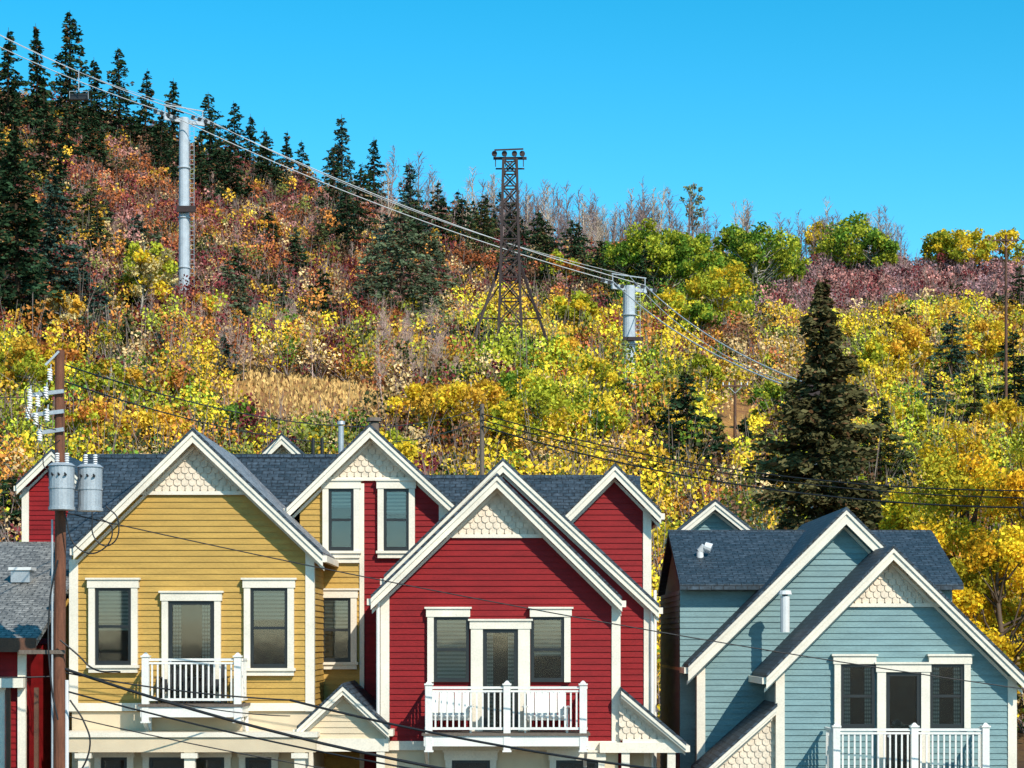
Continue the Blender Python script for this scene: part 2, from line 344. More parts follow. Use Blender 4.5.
# ================================================= red house
root=empty('red_house'); W=MB('walls'); T=MB('trim'); RF=MB('roof'); WN=MB('windows'); BL=MB('balcony')
zb=sz(742,50)
gable(W,T,RF,(sx(497,yo),sz(473,yo)),(sx(371,yo),sz(595,yo)),(sx(622,yo),sz(597,yo)),sx(383,Y),sx(618,Y),zb,sz(536,Y),Y,52.5,'siding_red',corner='lr')
Y2=51; y2=50.75
gable(W,T,RF,(sx(503,y2),sz(458,y2)),(sx(384,y2),sz(575,y2)),(sx(659,y2),sz(604,y2)),sx(392,Y2),sx(650,Y2),0.02,None,Y2,59,'siding_red',over=.25,corner='r')
gable(W,T,RF,(sx(615,yB),sz(463,yB)),(sx(562,yB),sz(516,yB)),(sx(661,yB),sz(510,yB)),sx(572,YB),sx(649,YB),.02,None,YB,60,'siding_red',corner='r')
mainroof(RF,T,sx(372,57),sx(640,57),57,sz(476,57),53.2,sz(476,57)-3.8*.86,61.5,sz(476,57)-4.5*.86)
W.box(sx(363,54),sx(640,57),53.2,61,0,5.5,'siding_red')
window(WN,sx(434,Y),sx(469,Y),sz(682,Y),sz(617,Y),Y,blind=.95,sider=False,sill=False)
window(WN,sx(483,Y),sx(518,Y),sz(732,Y),sz(629,Y),Y,door=True,blind=-1,tw=.3)
window(WN,sx(531,Y),sx(564,Y),sz(682,Y),sz(617,Y),Y,blind=.6,sidel=False,sill=False)
T.box(sx(384,Y)-.1,sx(620,Y)+.02,Y-.09,Y-.03,sz(750,Y),sz(741,Y),'trim_cream')
W.box(sx(383,Y),sx(618,Y),Y,Y+2,0,zb,'stucco_cream')
for a,b_ in ((452,490),(556,598)): window(WN,sx(a,Y),sx(b_,Y),.6,sz(760,Y),Y)
zd=sz(733,48.9); balcony(BL,sx(424,48.9),sx(588,48.9),48.8,Y,zd,sz(686,48.9),[sx(429,48.9),sx(507,48.9),sx(583,48.9)])
deckchair(BL,sx(450,49.3),49.3,zd,'trim_white',w=.95); deckchair(BL,sx(546,49.3),49.3,zd,'trim_white',w=.95)
YP=49.6
gable(W,T,RF,(sx(621,YP),sz(687,YP)),(sx(621,YP),sz(687,YP)),(sx(686,YP),sz(742,YP)),sx(621,YP),sx(676,YP),sz(742,YP),sz(741,YP),YP+.25,52.5,'siding_red',over=.25,fh=.13,corner='',sidesid=False)
T.box(sx(600,YP),sx(684,YP),YP+.1,YP+.4,sz(753,YP),sz(743,YP),'trim_cream')
for p in (626,672): T.box(sx(p,YP)-.1,sx(p,YP)+.1,YP+.15,YP+.35,0,sz(753,YP)-.002,'trim_cream')
W.box(sx(618,Y2)+.1,sx(650,Y2),Y2-.04,Y2-.03,0,sz(742,Y2),'stucco_cream')
V=MB('downspouts')
V.cyl((sx(378,49.9),49.9,sz(600,50)),(sx(378,49.9),49.9,0),.045,.045,8,'trim_white')
V.cyl((sx(652,50.9),50.9,sz(610,51)),(sx(652,50.9),50.9,0),.045,.045,8,'trim_white')
for o in (W,T,RF,WN,BL,V): o.make(root)
# ================================================= blue house
root=empty('blue_house'); W=MB('walls'); T=MB('trim'); RF=MB('roof'); WN=MB('windows'); BL=MB('balcony')
gable(W,T,RF,(sx(893,yo),sz(545,yo)),(sx(766,yo),sz(674,yo)),(sx(1026,yo),sz(676,yo)),sx(778,Y),sx(1014,Y),.02,sz(605,Y),Y,54,'siding_blue',corner='lr')
Y3=52.5;y3=52.1
gable(W,T,RF,(sx(846,y3),sz(507,y3)),(sx(688,y3),sz(664,y3)),(sx(1000,y3),sz(660,y3)),sx(699,Y3),sx(990,Y3),.02,None,Y3,60,'siding_blue',corner='l',fh=.26)
mainroof(RF,T,sx(668,57),sx(932,57),57,sz(531,57),53,sz(584,53),61,sz(584,53))
W.box(sx(680,53.6),sx(925,57),53.5,60.5,0,sz(590,53.5),'siding_blue')
siding(W,(0,53.5),(1,0),(0,-1),.02,sz(588,53.5),lambda z:sx(680,53.6)-.01,lambda z:sx(925,57),'siding_blue')
siding(W,(sx(680,53.6),0),(0,1),(-1,0),.02,sz(590,53.5),lambda z:53.5,lambda z:60.5,'siding_blue')
for xx in (sx(676,57),sx(924,57)):
    W.hexa([(xx-.05,53.4,sz(590,53.5)),(xx+.05,53.4,sz(590,53.5)),(xx+.05,60.5,sz(590,53.5)),(xx-.05,60.5,sz(590,53.5)),(xx-.05,56.9,7.6),(xx+.05,56.9,7.6),(xx+.05,57.1,7.6),(xx-.05,57.1,7.6)],'siding_blue')
Y4=60.4;y4=60
gable(W,T,RF,(sx(715,y4),sz(499,y4)),(sx(676,y4),sz(531,y4)),(sx(755,y4),sz(531,y4)),sx(683,Y4),sx(748,Y4),4,None,Y4,63,'siding_blue',fh=.18,corner='')
window(WN,sx(840,Y),sx(874,Y),sz(728,Y),sz(664,Y),Y,blind=-1,sider=False,sill=False)
window(WN,sx(885,Y),sx(920,Y),sz(776,Y),sz(672,Y),Y,door=True,blind=.0,tw=.22)
window(WN,sx(929,Y),sx(963,Y),sz(728,Y),sz(664,Y),Y,blind=-1,sidel=False,sill=False)
zd=sz(776,48.9); balcony(BL,sx(830,48.9),sx(990,48.9),48.8,Y,zd,sz(728,48.9),[sx(836,48.9),sx(914,48.9),sx(985,48.9)])
YP=49.9
gable(W,T,RF,(sx(777,YP),sz(703,YP)),(sx(700,YP),sz(772,YP)),(sx(777,YP),sz(703,YP)),sx(712,YP),sx(776,YP),sz(785,YP),sz(784,YP),YP+.25,52.4,'siding_blue',over=.25,fh=.13,corner='',sidesid=False)
W.box(sx(715,YP),sx(776,YP),YP+.26,52.4,0,sz(785,YP),'siding_blue')
V=MB('roof_vents')
flue(V,sx(785,51.5),51.5,5,sz(596,51.5),.12,'porcelain')
x=sx(700,55);y=55;z=sz(556,55)
V.cyl((x,y,z-.4),(x,y,z+.12),.1,.1,12,'porcelain'); V.cyl((x,y,z+.12),(x+.12,y-.05,z+.27),.1,.1,12,'porcelain'); V.cyl((x+.12,y-.05,z+.27),(x+.3,y-.08,z+.2),.12,.14,12,'porcelain')
V.cyl((sx(655,53.2),53.2,sz(590,53)),(sx(655,53.2),53.2,0),.045,.045,8,'trim_white')
for o in (W,T,RF,WN,BL,V): o.make(root)
# ================================================= neighbour cottage (far left)
root=empty('red_cottage'); W=MB('walls'); T=MB('trim'); RF=MB('roof'); WN=MB('windows')
xr=sx(46,50)
mainroof(RF,T,-26,xr,56,sz(543,56),49,sz(640,49),62,5,shing='shingle_grey')
W.box(-25.8,xr-.45,49.7,61,0,sz(645,49.7),'siding_red')
siding(W,(0,49.68),(1,0),(0,-1),0,sz(652,49.7),lambda z:-25.8,lambda z:xr-.45,'siding_red')
T.box(-26,xr,48.94,48.99,sz(652,49),sz(638,49),'wood_brown'); T.box(-26,xr,48.99,49.6,sz(652,49),sz(649,49),'wood_brown')
T.box(-26,xr-.4,49.3,49.62,sz(688,49),sz(678,49),'trim_cream')
T.box(xr-.6,xr-.4,49.55,49.66,0,sz(652,49.7),'trim_cream')
for p in (8,36): T.box(sx(p,49.4)-.05,sx(p,49.4)+.05,49.4,49.5,0,sz(688,49),'wood_brown')
V=MB('roof_vents'); x=sx(22,53); z=sz(575,53)
V.box(x-.25,x+.25,52.8,53.3,z-.2,z+.12,'metal_grey'); V.box(x-.3,x+.3,52.75,53.35,z+.122,z+.2,'porcelain')
window(WN,sx(-30,49.7),sx(0,49.7),1.6,sz(690,49.7),49.68)
for o in (W,T,RF,WN,V): o.make(root)
def backhouse(name,ax,az,le,re,wl,wr,y,mat,scal=None):
    root=empty(name); W=MB('walls'); T=MB('trim'); RF=MB('roof')
    yf=y-.4
    gable(W,T,RF,(sx(ax,yf),sz(az,yf)),(sx(le[0],yf),sz(le[1],yf)),(sx(re[0],yf),sz(re[1],yf)),sx(wl,y),sx(wr,y),0,None,y,y+7,mat,fh=.2,corner='lr')
    for o in (W,T,RF): o.make(root)
backhouse('red_cottage',52,449,(17,483),(87,483),24,80,62.5,'siding_red')
backhouse('cream_house',282,433,(262,452),(302,452),266,298,64,'stucco_cream')
# ------------------------------------------------------------ terrain
hx=[-1500,-400,-77,-47,-17,28,77,400,1500]; hz=[150,125,86,77,67,61,58,45,60]
def noise2(x,y,s,seed=0):
    a=np.sin(x/s*1.3+seed+1.7*np.sin(y/s*.7+seed*2))+np.sin(y/s*1.1+seed*3+1.3*np.sin(x/s*.9+1))+.6*np.sin((x+y)/s*2.3+seed)
    return a/2.6
def hgt(x,y):
    x=np.asarray(x,float); y=np.asarray(y,float)
    H=np.interp(x,hx,hz); p=np.interp(x,[-77,-20,30,77],[.88,1.02,1.22,1.28])
    t=np.clip((y-78)/222.,0,1); z=H*np.power(np.maximum(t,1e-6),p)
    back=np.clip((y-300)/400.,0,1); z=z*(1-.45*back)
    n=noise2(x,y,17,1)*1.3+noise2(x,y,6,4)*.4
    return z+n*np.clip((y-80)/40.,0,1)
def image_px(x,y,z):
    """image pixel column / row of a place on the hill, used to mark the clearings"""
    yy=np.maximum(y,1.0); return 512+x/yy*F, 640-(z-EYE)*F/yy
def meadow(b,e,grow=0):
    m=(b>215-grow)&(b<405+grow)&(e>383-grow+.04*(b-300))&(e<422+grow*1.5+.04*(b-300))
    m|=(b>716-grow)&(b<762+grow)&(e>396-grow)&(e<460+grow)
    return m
def axis(lo,a,b_,hi,st):
    c=list(np.arange(a,b_,st)); s=st; v=a
    L_=[]
    while v>lo: s*=1.35; v-=s; L_.append(v)
    s=st; v=c[-1]; Rr=[]
    while v<hi: s*=1.35; v+=s; Rr.append(v)
    return np.array(L_[::-1]+c+Rr)
gx=axis(-2500,-150,150,2500,2.5); gy=axis(-2500,60,330,4000,2.5)
XX,YY=np.meshgrid(gx,gy); ZZ=hgt(XX,YY)
vs=np.stack([XX.ravel(),YY.ravel(),ZZ.ravel()],1)
nx,ny=len(gx),len(gy); ii=np.arange((nx-1)*(ny-1)); r_=ii//(nx-1); c_=ii%(nx-1); a0=r_*nx+c_
q=np.stack([a0,a0+1,a0+nx+1,a0+nx],1)
def npmesh(name,vs,quads,mats,midx=None,cols=None,smooth=False):
    me=bpy.data.meshes.new(name); me.vertices.add(len(vs)); me.vertices.foreach_set('co',np.ascontiguousarray(vs,dtype=np.float32).ravel())
    n=len(quads); me.loops.add(n*4); me.loops.foreach_set('vertex_index',np.ascontiguousarray(quads,dtype=np.int32).ravel())
    me.polygons.add(n); me.polygons.foreach_set('loop_start',np.arange(0,n*4,4,dtype=np.int32))
    for k in mats: me.materials.append(MATS[k])
    if midx is not None: me.polygons.foreach_set('material_index',np.asarray(midx,dtype=np.int32))
    if smooth: me.polygons.foreach_set('use_smooth',np.ones(n,dtype=bool))
    if cols is not None:
        at=me.attributes.new('Col','FLOAT_COLOR','POINT'); c4=np.ones((len(vs),4),np.float32); c4[:,:3]=np.clip(cols,0,1.1); at.data.foreach_set('color',c4.ravel())
    me.update(calc_edges=True)
    o=bpy.data.objects.new(name,me); col.objects.link(o); return o
gb,ge=image_px(vs[:,0],vs[:,1],vs[:,2]); gm=np.where(meadow(gb,ge,2)&(vs[:,1]>80),1.05,.38)  # ground outside the clearings coloured dark to stand for shade under scrub
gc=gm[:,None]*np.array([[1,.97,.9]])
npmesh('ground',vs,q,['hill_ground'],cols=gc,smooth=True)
rd=MB('road'); rd.box(-200,200,24,33,-.2,.02,'asphalt'); rd.make()
mk=MB('road_marking')
for i in range(-30,30): mk.box(i*6,i*6+3,28.45,28.57,.022,.026,'road_paint')
mk.make()
sw=MB('sidewalk')
for i in range(-60,60): sw.box(i*3+.01,i*3+2.99,33.2,35.2,-.1,.13,'concrete')
sw.box(-200,200,33.0,33.19,-.2,.15,'concrete'); sw.make()
# ------------------------------------------------------------ vegetation
def unit(n):
    v=R.normal(size=(n,3)); return v/np.linalg.norm(v,axis=1)[:,None]
def cards(p,a,b_,l,w):
    n=len(p); l=np.broadcast_to(np.asarray(l,float),(n,))[:,None]; w=np.broadcast_to(np.asarray(w,float),(n,))[:,None]
    v=np.empty((n,4,3)); v[:,0]=p-a*l*.5; v[:,1]=p+b_*w*.5+a*l*.08; v[:,2]=p+a*l*.5; v[:,3]=p-b_*w*.5-a*l*.05
    return v.reshape(-1,3), np.arange(n*4).reshape(-1,4)
def sticks(p0,p1,r0,r1,k=4):
    n=len(p0); a=p1-p0; a=a/np.maximum(np.linalg.norm(a,axis=1)[:,None],1e-6)
    t=np.where(np.abs(a[:,2:3])<.9,np.array([[0,0,1.]]),np.array([[1.,0,0]])); u=np.cross(a,t); u/=np.linalg.norm(u,axis=1)[:,None]; w=np.cross(a,u)
    r0=np.broadcast_to(np.asarray(r0,float),(n,))[:,None]; r1=np.broadcast_to(np.asarray(r1,float),(n,))[:,None]
    v=np.empty((n,2*k,3))
    for j in range(k):
        an=2*math.pi*j/k; d=u*math.cos(an)+w*math.sin(an); v[:,j]=p0+d*r0; v[:,k+j]=p1+d*r1
    base=(np.arange(n)*2*k)[:,None]; qs=[]
    for j in range(k):
        m_=(j+1)%k; qs.append(np.concatenate([base+j,base+m_,base+k+m_,base+k+j],1))
    return v.reshape(-1,3), np.stack(qs,1).reshape(-1,4)
def perp(a):
    r=unit(len(a)); b_=np.cross(a,r); return b_/np.maximum(np.linalg.norm(b_,axis=1)[:,None],1e-6)
def assemble(name,parts,mats):
    V=[];Q=[];C=[];M=[];o=0
    for v,q_,c,mi in parts:
        V.append(v);Q.append(q_+o);C.append(np.broadcast_to(c,(len(v),3)));M.append(np.full(len(q_),mi));o+=len(v)
    return npmesh(name,np.concatenate(V),np.concatenate(Q),mats,np.concatenate(M),np.concatenate(C))
def conifer(x,y,H,Rd,n,colr,name='conifer_tree',ppl=8):
    z0=float(hgt(x,y))-.2
    lev=max(9,int(H*1.5)); nb=int(lev*ppl)
    tb=.05+.93*((np.repeat(np.arange(lev),ppl)+R.uniform(-.45,.45,nb))/lev); tb=np.clip(tb,.03,.985)
    az=R.uniform(0,2*math.pi,nb); Lb=Rd*np.power(1-tb,R.uniform(.72,.95))*R.uniform(.4,1.25,nb)+.02*H*.5
    asym=R.uniform(0,6.28); Lb*=1+.15*np.cos(az-asym)
    Lb*=1-.3*np.exp(-tb*12)
    lean=R.normal(size=2)*.02*H
    pr=Lb/Lb.sum(); bi=R.choice(nb,n,p=pr); s=np.power(R.uniform(.02,1,n),.60)
    d=np.stack([np.cos(az),np.sin(az),np.zeros(nb)],1)
    L1=Lb[bi]; pos=np.zeros((n,3)); pos[:,2]=tb[bi]*H
    pos+=d[bi]*(L1*s)[:,None]; pos[:,2]+=-.34*L1*s+.18*L1*s*s+R.normal(size=n)*.016*H*.5
    side=np.stack([-d[bi][:,1],d[bi][:,0],np.zeros(n)],1); ss=R.normal(size=n)*.17*L1*(1.1-.7*s); pos+=side*ss[:,None]
    pos[:,:2]+=lean*(pos[:,2:3]/H)**2
    a=d[bi]+side*(R.normal(size=n)*.7)[:,None]; a[:,2]+=R.normal(size=n)*.35-.15; a/=np.linalg.norm(a,axis=1)[:,None]
    l=R.uniform(.6,1.3,n)*(.028*H+.15)*(3000/n)**.2; v,q_=cards(pos+[x,y,z0],a,perp(a),l,l*.46)
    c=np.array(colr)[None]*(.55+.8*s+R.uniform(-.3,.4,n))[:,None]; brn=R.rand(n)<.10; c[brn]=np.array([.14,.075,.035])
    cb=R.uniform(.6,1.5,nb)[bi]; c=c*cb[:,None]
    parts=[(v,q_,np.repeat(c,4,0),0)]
    zz=np.linspace(0,H*.99,7); rr=.016*H*(1-zz/H)+.02
    P=np.stack([x+lean[0]*(zz/H)**2,y+lean[1]*(zz/H)**2,z0+zz],1)
    tv,tq=sticks(P[:-1],P[1:],rr[:-1],rr[1:],7); parts.append((tv,tq,np.array([.07,.045,.03]),1))
    p0=np.stack([np.full(nb,x),np.full(nb,y),z0+tb*H],1); p0[:,:2]+=lean*(tb[:,None])**2; p1=p0+d*(Lb*.9)[:,None]; p1[:,2]-=.2*Lb
    tv,tq=sticks(p0,p1,.004*H*.5+.01,.006,3); parts.append((tv,tq,np.array([.06,.04,.03]),1))
    return assemble(name,parts,['needles','bark'])
def broadleaf(x,y,H,Rd,n,cols,name='aspen_tree',trunk=(.45,.42,.36),crown0=.25,clumps=40,leaf=.22,z0=None,cl=1.0):
    if z0 is None: z0=float(hgt(x,y))-.2
    base=np.array([x,y,z0]); ch=H*(1-crown0)
    u=unit(clumps); rr=np.power(R.uniform(.15,1,clumps),.45)
    taper=1-.35*np.clip(u[:,2],0,1)
    cc=np.stack([u[:,0]*rr*Rd*taper,u[:,1]*rr*Rd*taper,H*crown0+ch*.5+u[:,2]*rr*ch*.47],1)
    cc[:,:2]+=R.normal(size=(clumps,2))*.10*Rd
    cs=R.uniform(.13,.30,clumps)*Rd*cl
    w=cs**2; ki=R.choice(clumps,n,p=w/w.sum())
    g=unit(n)*np.power(R.rand(n),.4)[:,None]*1.1; pos=cc[ki]+g*cs[ki][:,None]*np.array([1,1,.8])+R.normal(size=(n,3))*.03*Rd
    a=unit(n); l=R.uniform(.6,1.35,n)*leaf
    v,q_=cards(pos+base,a,perp(a),l,l*.75)
    ca=np.array(cols); ci=R.randint(0,len(ca),clumps); c=ca[ci[ki]]*R.uniform(.6,1.3,clumps)[ki][:,None]*R.uniform(.7,1.3,n)[:,None]
    mix=R.rand(n)<.15; c[mix]=ca[R.randint(0,len(ca),mix.sum())]
    parts=[(v,q_,np.repeat(c,4,0),0)]
    k=7; zz=np.linspace(0,H*.9,k); wob=np.cumsum(R.normal(size=(k,2))*.012*H,0); P=np.concatenate([base[:2]+wob,(z0+zz)[:,None]],1); r=.018*H*(1-zz/H)+.02
    tv,tq=sticks(P[:-1],P[1:],r[:-1],r[1:],7); parts.append((tv,tq,np.array(trunk),1))
    tz=np.clip(cc[:,2]-R.uniform(.12,.3,clumps)*H,H*.15,H*.85); px=np.interp(tz,zz,P[:,0]); py=np.interp(tz,zz,P[:,1]); p0=np.stack([px,py,z0+tz],1); p2=cc+base
    mid=(p0+p2)/2; mid[:,2]-=.03*H; mid+=R.normal(size=mid.shape)*.015*H
    for A,B,ra,rb in ((p0,mid,.007*H,.0045*H),(mid,p2,.0045*H,.002*H)):
        tv,tq=sticks(A,B,ra,rb,4); parts.append((tv,tq,np.array(trunk)*.8,1))
    return assemble(name,parts,['foliage','bark'])
_D=np.concatenate([np.arange(84,302,1.0)])
def findd(b,e):
    x=(b-512)/F*_D; ee=640-(hgt(x,_D)-EYE)*F/_D
    i=np.argmax(ee<=e) if (ee<=e).any() else int(np.argmin(ee)); return float(_D[i])
DG=(.022,.044,.020); BG=(.038,.074,.056); LG=(.085,.11,.06); OG=(.065,.08,.03)
con=[(8,150,25,38,DG),(38,148,22,34,DG),(70,138,8,36,DG),(95,145,55,28,DG),(120,155,45,34,DG),(145,160,66,30,DG),(172,165,75,28,DG),(210,172,90,30,DG),(235,176,98,26,DG),(250,180,112,22,DG),(264,190,125,24,DG),(286,195,128,24,DG),(303,198,138,22,DG),
(18,335,120,70,DG),(50,310,165,58,BG),(-12,300,70,64,DG),(165,262,178,40,BG),(240,350,268,38,LG),(268,260,205,30,DG),(342,205,112,34,BG),(374,215,134,34,DG),(358,245,160,34,DG),(412,250,158,38,BG),(436,255,178,38,DG),(462,262,192,40,DG),(487,260,190,38,DG),(520,275,215,40,DG),(543,285,208,44,DG),(572,300,214,44,DG),(402,335,195,82,LG),(430,325,225,66,LG),(375,320,235,54,LG),(600,305,235,44,DG),(585,310,250,40,OG),(640,318,262,40,DG),(318,275,215,30,OG),(132,318,250,34,LG),
(688,495,362,66,DG),(668,480,400,44,OG),(951,405,306,40,BG),(930,445,366,56,BG),(975,460,366,58,OG),(1015,440,325,56,DG),(1020,330,262,42,DG),(12,545,468,50,DG),(718,470,410,30,OG),(-60,200,60,40,DG),(-40,250,100,50,DG),(1070,400,300,60,DG),(90,250,170,34,OG),(640,420,385,20,OG),(880,500,390,60,OG),(765,520,420,56,OG),(745,480,410,40,DG),(15,250,130,50,DG),(60,255,150,44,DG),(45,200,90,36,DG),(190,350,285,30,OG),(100,345,280,34,BG),(285,330,270,28,LG)]
for i in range(30):
    b=R.uniform(-20,280); e=np.interp(b,[0,300],[140,200])+R.uniform(-5,34); h=R.uniform(35,85); con.append((b,e,e-h,h*.42,DG))
for i in range(24):
    b=R.uniform(330,660); e=np.interp(b,[330,660],[225,300])+R.uniform(-15,45); h=R.uniform(40,80); con.append((b,e,e-h,h*.45,[DG,DG,BG,OG][R.randint(4)]))
for i in range(24):
    b=R.uniform(-20,340); e=R.uniform(215,390); h=R.uniform(35,80); con.append((b,e,e-h,h*.5,[DG,LG,OG,BG][R.randint(4)]))
for b,e,t,w,c in con:
    if 160<b<210 and e>225: continue
    d=findd(b,e); zb_=float(hgt((b-512)/F*d,d)); H=sz(t,d)-zb_
    if H<3: H=3.5
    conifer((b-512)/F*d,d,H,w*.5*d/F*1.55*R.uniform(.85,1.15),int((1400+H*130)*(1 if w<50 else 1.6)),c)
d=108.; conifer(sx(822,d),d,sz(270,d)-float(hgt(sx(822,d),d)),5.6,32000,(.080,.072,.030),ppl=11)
Yl=(.84,.60,.045); Gd=(.72,.42,.05); YG=(.44,.46,.045); Gr=(.16,.27,.035); Or=(.55,.22,.05); Pa=(.66,.54,.24)
bro=[(650,305,215,56,[YG,Gr,YG],.22),(622,300,236,46,[Gr,YG],.3),(692,300,228,54,[YG,Gr],.3),(722,345,258,60,[YG,Yl,YG],.35),(758,305,215,66,[Gr,YG],.25),(738,300,220,44,[YG,Gr],.3),(670,305,224,50,[Gr,YG],.25),(710,318,245,50,[Gr,YG],.3),(785,300,235,46,[Gr,YG],.25),(850,280,218,66,[YG,Gr,YG],.2),(828,275,222,46,[YG,Yl],.2),(875,282,228,40,[Gr,YG],.2),(965,280,226,52,[Yl,YG],.2),(940,275,232,38,[Yl,YG],.2),(1010,275,226,44,[YG,Yl],.2),
(142,325,236,56,[Pa,YG,Yl],.3),(560,300,250,36,[YG,Or],.3),(232,470,398,46,[Gr,YG],.2),(92,470,395,60,[Yl,YG,Or],.2),(150,465,400,60,[Yl,Gd],.2),(30,420,335,70,[Gd,YG],.2),(540,468,372,80,[Yl,YG],.2),(590,470,380,70,[Yl,YG,Gr],.2),(470,460,370,70,[Yl,Gd],.2),(505,470,400,50,[YG,Yl],.2),(420,445,385,60,[Gd,Yl],.2),(660,455,405,50,[Yl],.2),(560,400,335,50,[Yl,Gd],.2),(445,450,400,50,[Yl,YG],.2),
(905,400,322,50,[Gd,Yl],.2),(880,400,335,50,[Yl,YG],.2),(985,400,318,56,[Gd,Yl],.2),(905,460,400,50,[YG,Yl],.2),(772,440,380,44,[YG,Gr],.2),(705,420,350,36,[YG,Gd],.25),(520,440,360,50,[YG,Gr],.2),
(590,420,355,56,[Yl,YG],.2),(672,430,375,50,[Yl,Gd],.2),(440,395,340,44,[Pa,Gd],.2),(60,400,330,50,[Yl,Or],.2),(110,420,350,50,[Gd,YG],.2),(180,420,365,46,[Or,YG],.2),(670,345,285,44,[YG,Yl],.3),(700,360,300,40,[YG,Gr],.3),(575,350,290,44,[YG,Yl],.3),(912,350,316,42,[Yl,Gd],.2),(1000,350,318,40,[Gd,Or],.2),(1000,470,400,56,[Yl,Gd],.2),
(330,470,435,60,[Yl,Gr],.2),(390,480,430,56,[Yl,YG],.2),(205,330,295,34,[Pa,Gd],.2),(60,340,290,36,[Gd,Pa],.2),(300,360,318,36,[Pa,Or],.2),(90,240,205,30,[Gd,Pa],.2),(265,250,215,30,[Gd,Or],.2)]
for b,e,t,w,cs,c0 in bro:
    d=findd(b,e); xx=(b-512)/F*d; H=max(3.,sz(t,d)-float(hgt(xx,d)))
    broadleaf(xx,d,H,w*.5*d/F*1.15,int(1700+w*44),cs,crown0=c0,clumps=int(20+w*.35),leaf=.10+.0012*d)
d=findd(694,255); broadleaf((694-512)/F*d,d,sz(170,d)-float(hgt((694-512)/F*d,d)),1.9,700,[(.24,.27,.12),(.30,.28,.14)],crown0=.4,clumps=20,leaf=.36,trunk=(.3,.25,.22))
for b,t,dd,w in ((965,418,92,120),(1035,425,88,110),(905,470,96,60),(1000,500,84,90),(930,520,82,70),(1110,400,95,120)):
    xx=sx(b,dd); H=sz(t,dd)-float(hgt(xx,dd)); broadleaf(xx,dd,H,w*.5*dd/F*1.1,14000,[(.90,.60,.03),(.88,.62,.04),(.80,.46,.03),(.50,.44,.04)],name='cottonwood_tree',trunk=(.14,.10,.07),crown0=.12,clumps=48,leaf=.18,cl=1.15)
# ---- scrub thicket mass
RU=(.42,.13,.05); MA=(.18,.040,.042); BR=(.18,.09,.05); PK=(.42,.19,.16); PU=(.36,.20,.20); OL=(.17,.18,.045); TN=(.60,.41,.19); DK=(.04,.05,.02)
N0=8600
D_=np.sqrt(R.uniform(80**2,322**2,N0)); B_=R.uniform(-150,1180,N0); X_=(B_-512)/F*D_
Z_=hgt(X_,D_); E_=640-(Z_-EYE)*F/D_
def inr(a,b_,c,d_): return (B_>a)&(B_<b_)&(E_>c)&(E_<d_)
keep=np.ones(N0,bool)
keep&=~meadow(B_,E_)
keep&=~inr(608,650,380,425)
keep&=~(inr(925,990,385,455)&(R.rand(N0)<.6))
keep&=~((noise2(X_,D_,9,7)>.72)&(E_<330)&(B_<480)&(R.rand(N0)<.6))
pal={'rust':[(DK,2.5),(MA,8),(BR,3),(RU,4.5),(PK,3),(Or,2),(TN,2),(Gd,3),(OL,2)],
'gold':[(DK,2),(MA,2.5),(RU,3),(Or,3),(BR,1.5),(TN,3),(Gd,3.5),(Yl,3),(YG,3),(OL,3),(Gr,1.5)],
'yel':[(TN,.6),(Or,.8),(Gd,3),(Yl,7),(YG,4),(Gr,2),(OL,1.5),(DK,1)],
'green':[(Or,1),(YG,4),(Gr,4),(OL,3),(DK,1)],
'pink':[(PU,6),(PK,4),(MA,2)],
'mix':[(BR,2),(RU,1.5),(Gd,2),(Yl,2),(TN,3),(YG,2),(OL,2),(DK,1.5)]}
zone=np.full(N0,'mix',dtype='U8'); size=np.full(N0,2.5)
je=R.normal(size=N0)*14
z_=(B_<490)&(E_+je<340); zone[z_]='rust'; size[z_]=2.3
z_=(B_<470)&(E_+je>=340); zone[z_]='gold'; size[z_]=2.6
z_=(B_>=470)&(B_<690)&(E_+je>330); zone[z_]='yel'; size[z_]=3.0
z_=(B_>=490)&(B_<640)&(E_+je<=330); zone[z_]='rust'; size[z_]=2.2
z_=(B_>=600)&(B_<790)&(E_<330); zone[z_]='green'; size[z_]=2.4
z_=(B_>=765)&(E_<328); zone[z_]='pink'; size[z_]=2.3
z_=(B_>=860)&(E_>=322); zone[z_]='yel'; size[z_]=2.9
z_=(R.rand(N0)<.22); zone[z_&(zone=='yel')]='gold'
X_,D_,Z_,zone,size,E_,B_=[q_[keep] for q_ in (X_,D_,Z_,zone,size,E_,B_)]
nB=len(X_); size=size*R.uniform(.45,1.4,nB)*np.where(D_<115,.8,1)
size=np.where(meadow(B_,E_-14,4),size*.5,size)
colB=np.zeros((nB,3)); patch=noise2(X_,D_,12,3)*.5+.5; patch=np.clip(patch+R.normal(size=nB)*.2,0,.999)
for k,lst in pal.items():
    s_=np.where(zone==k)[0]; cc=np.array([a for a,_ in lst]); wt=np.array([b_ for _,b_ in lst],float); cw=np.cumsum(wt)/wt.sum()
    colB[s_]=cc[np.searchsorted(cw,np.where(R.rand(len(s_))<.4,patch[s_],R.rand(len(s_))))]
colB*=R.uniform(.65,1.25,nB)[:,None]
cnt=np.clip(32*size**2,50,480).astype(int); bi=np.repeat(np.arange(nB),cnt); nl=len(bi)
lump=R.normal(size=(nB,6,3))*np.array([.46,.46,.32]); lump[:,:,2]=np.abs(lump[:,:,2])+.34
li=R.randint(0,6,nl); g=unit(nl)*np.power(R.rand(nl,1),.33)*.31
pos=(lump[bi,li]+g)*size[bi][:,None]; pos+=np.stack([X_,D_,Z_],1)[bi]
lv=(.11+.0005*D_[bi]+.028*size[bi])*R.uniform(.6,1.4,nl)
a=unit(nl); v,q_=cards(pos,a,perp(a),lv,lv*.8)
lb=R.uniform(.6,1.3,(nB,6)); 
c=colB[bi]*1.15*lb[bi,li][:,None]*R.uniform(.75,1.25,nl)[:,None]
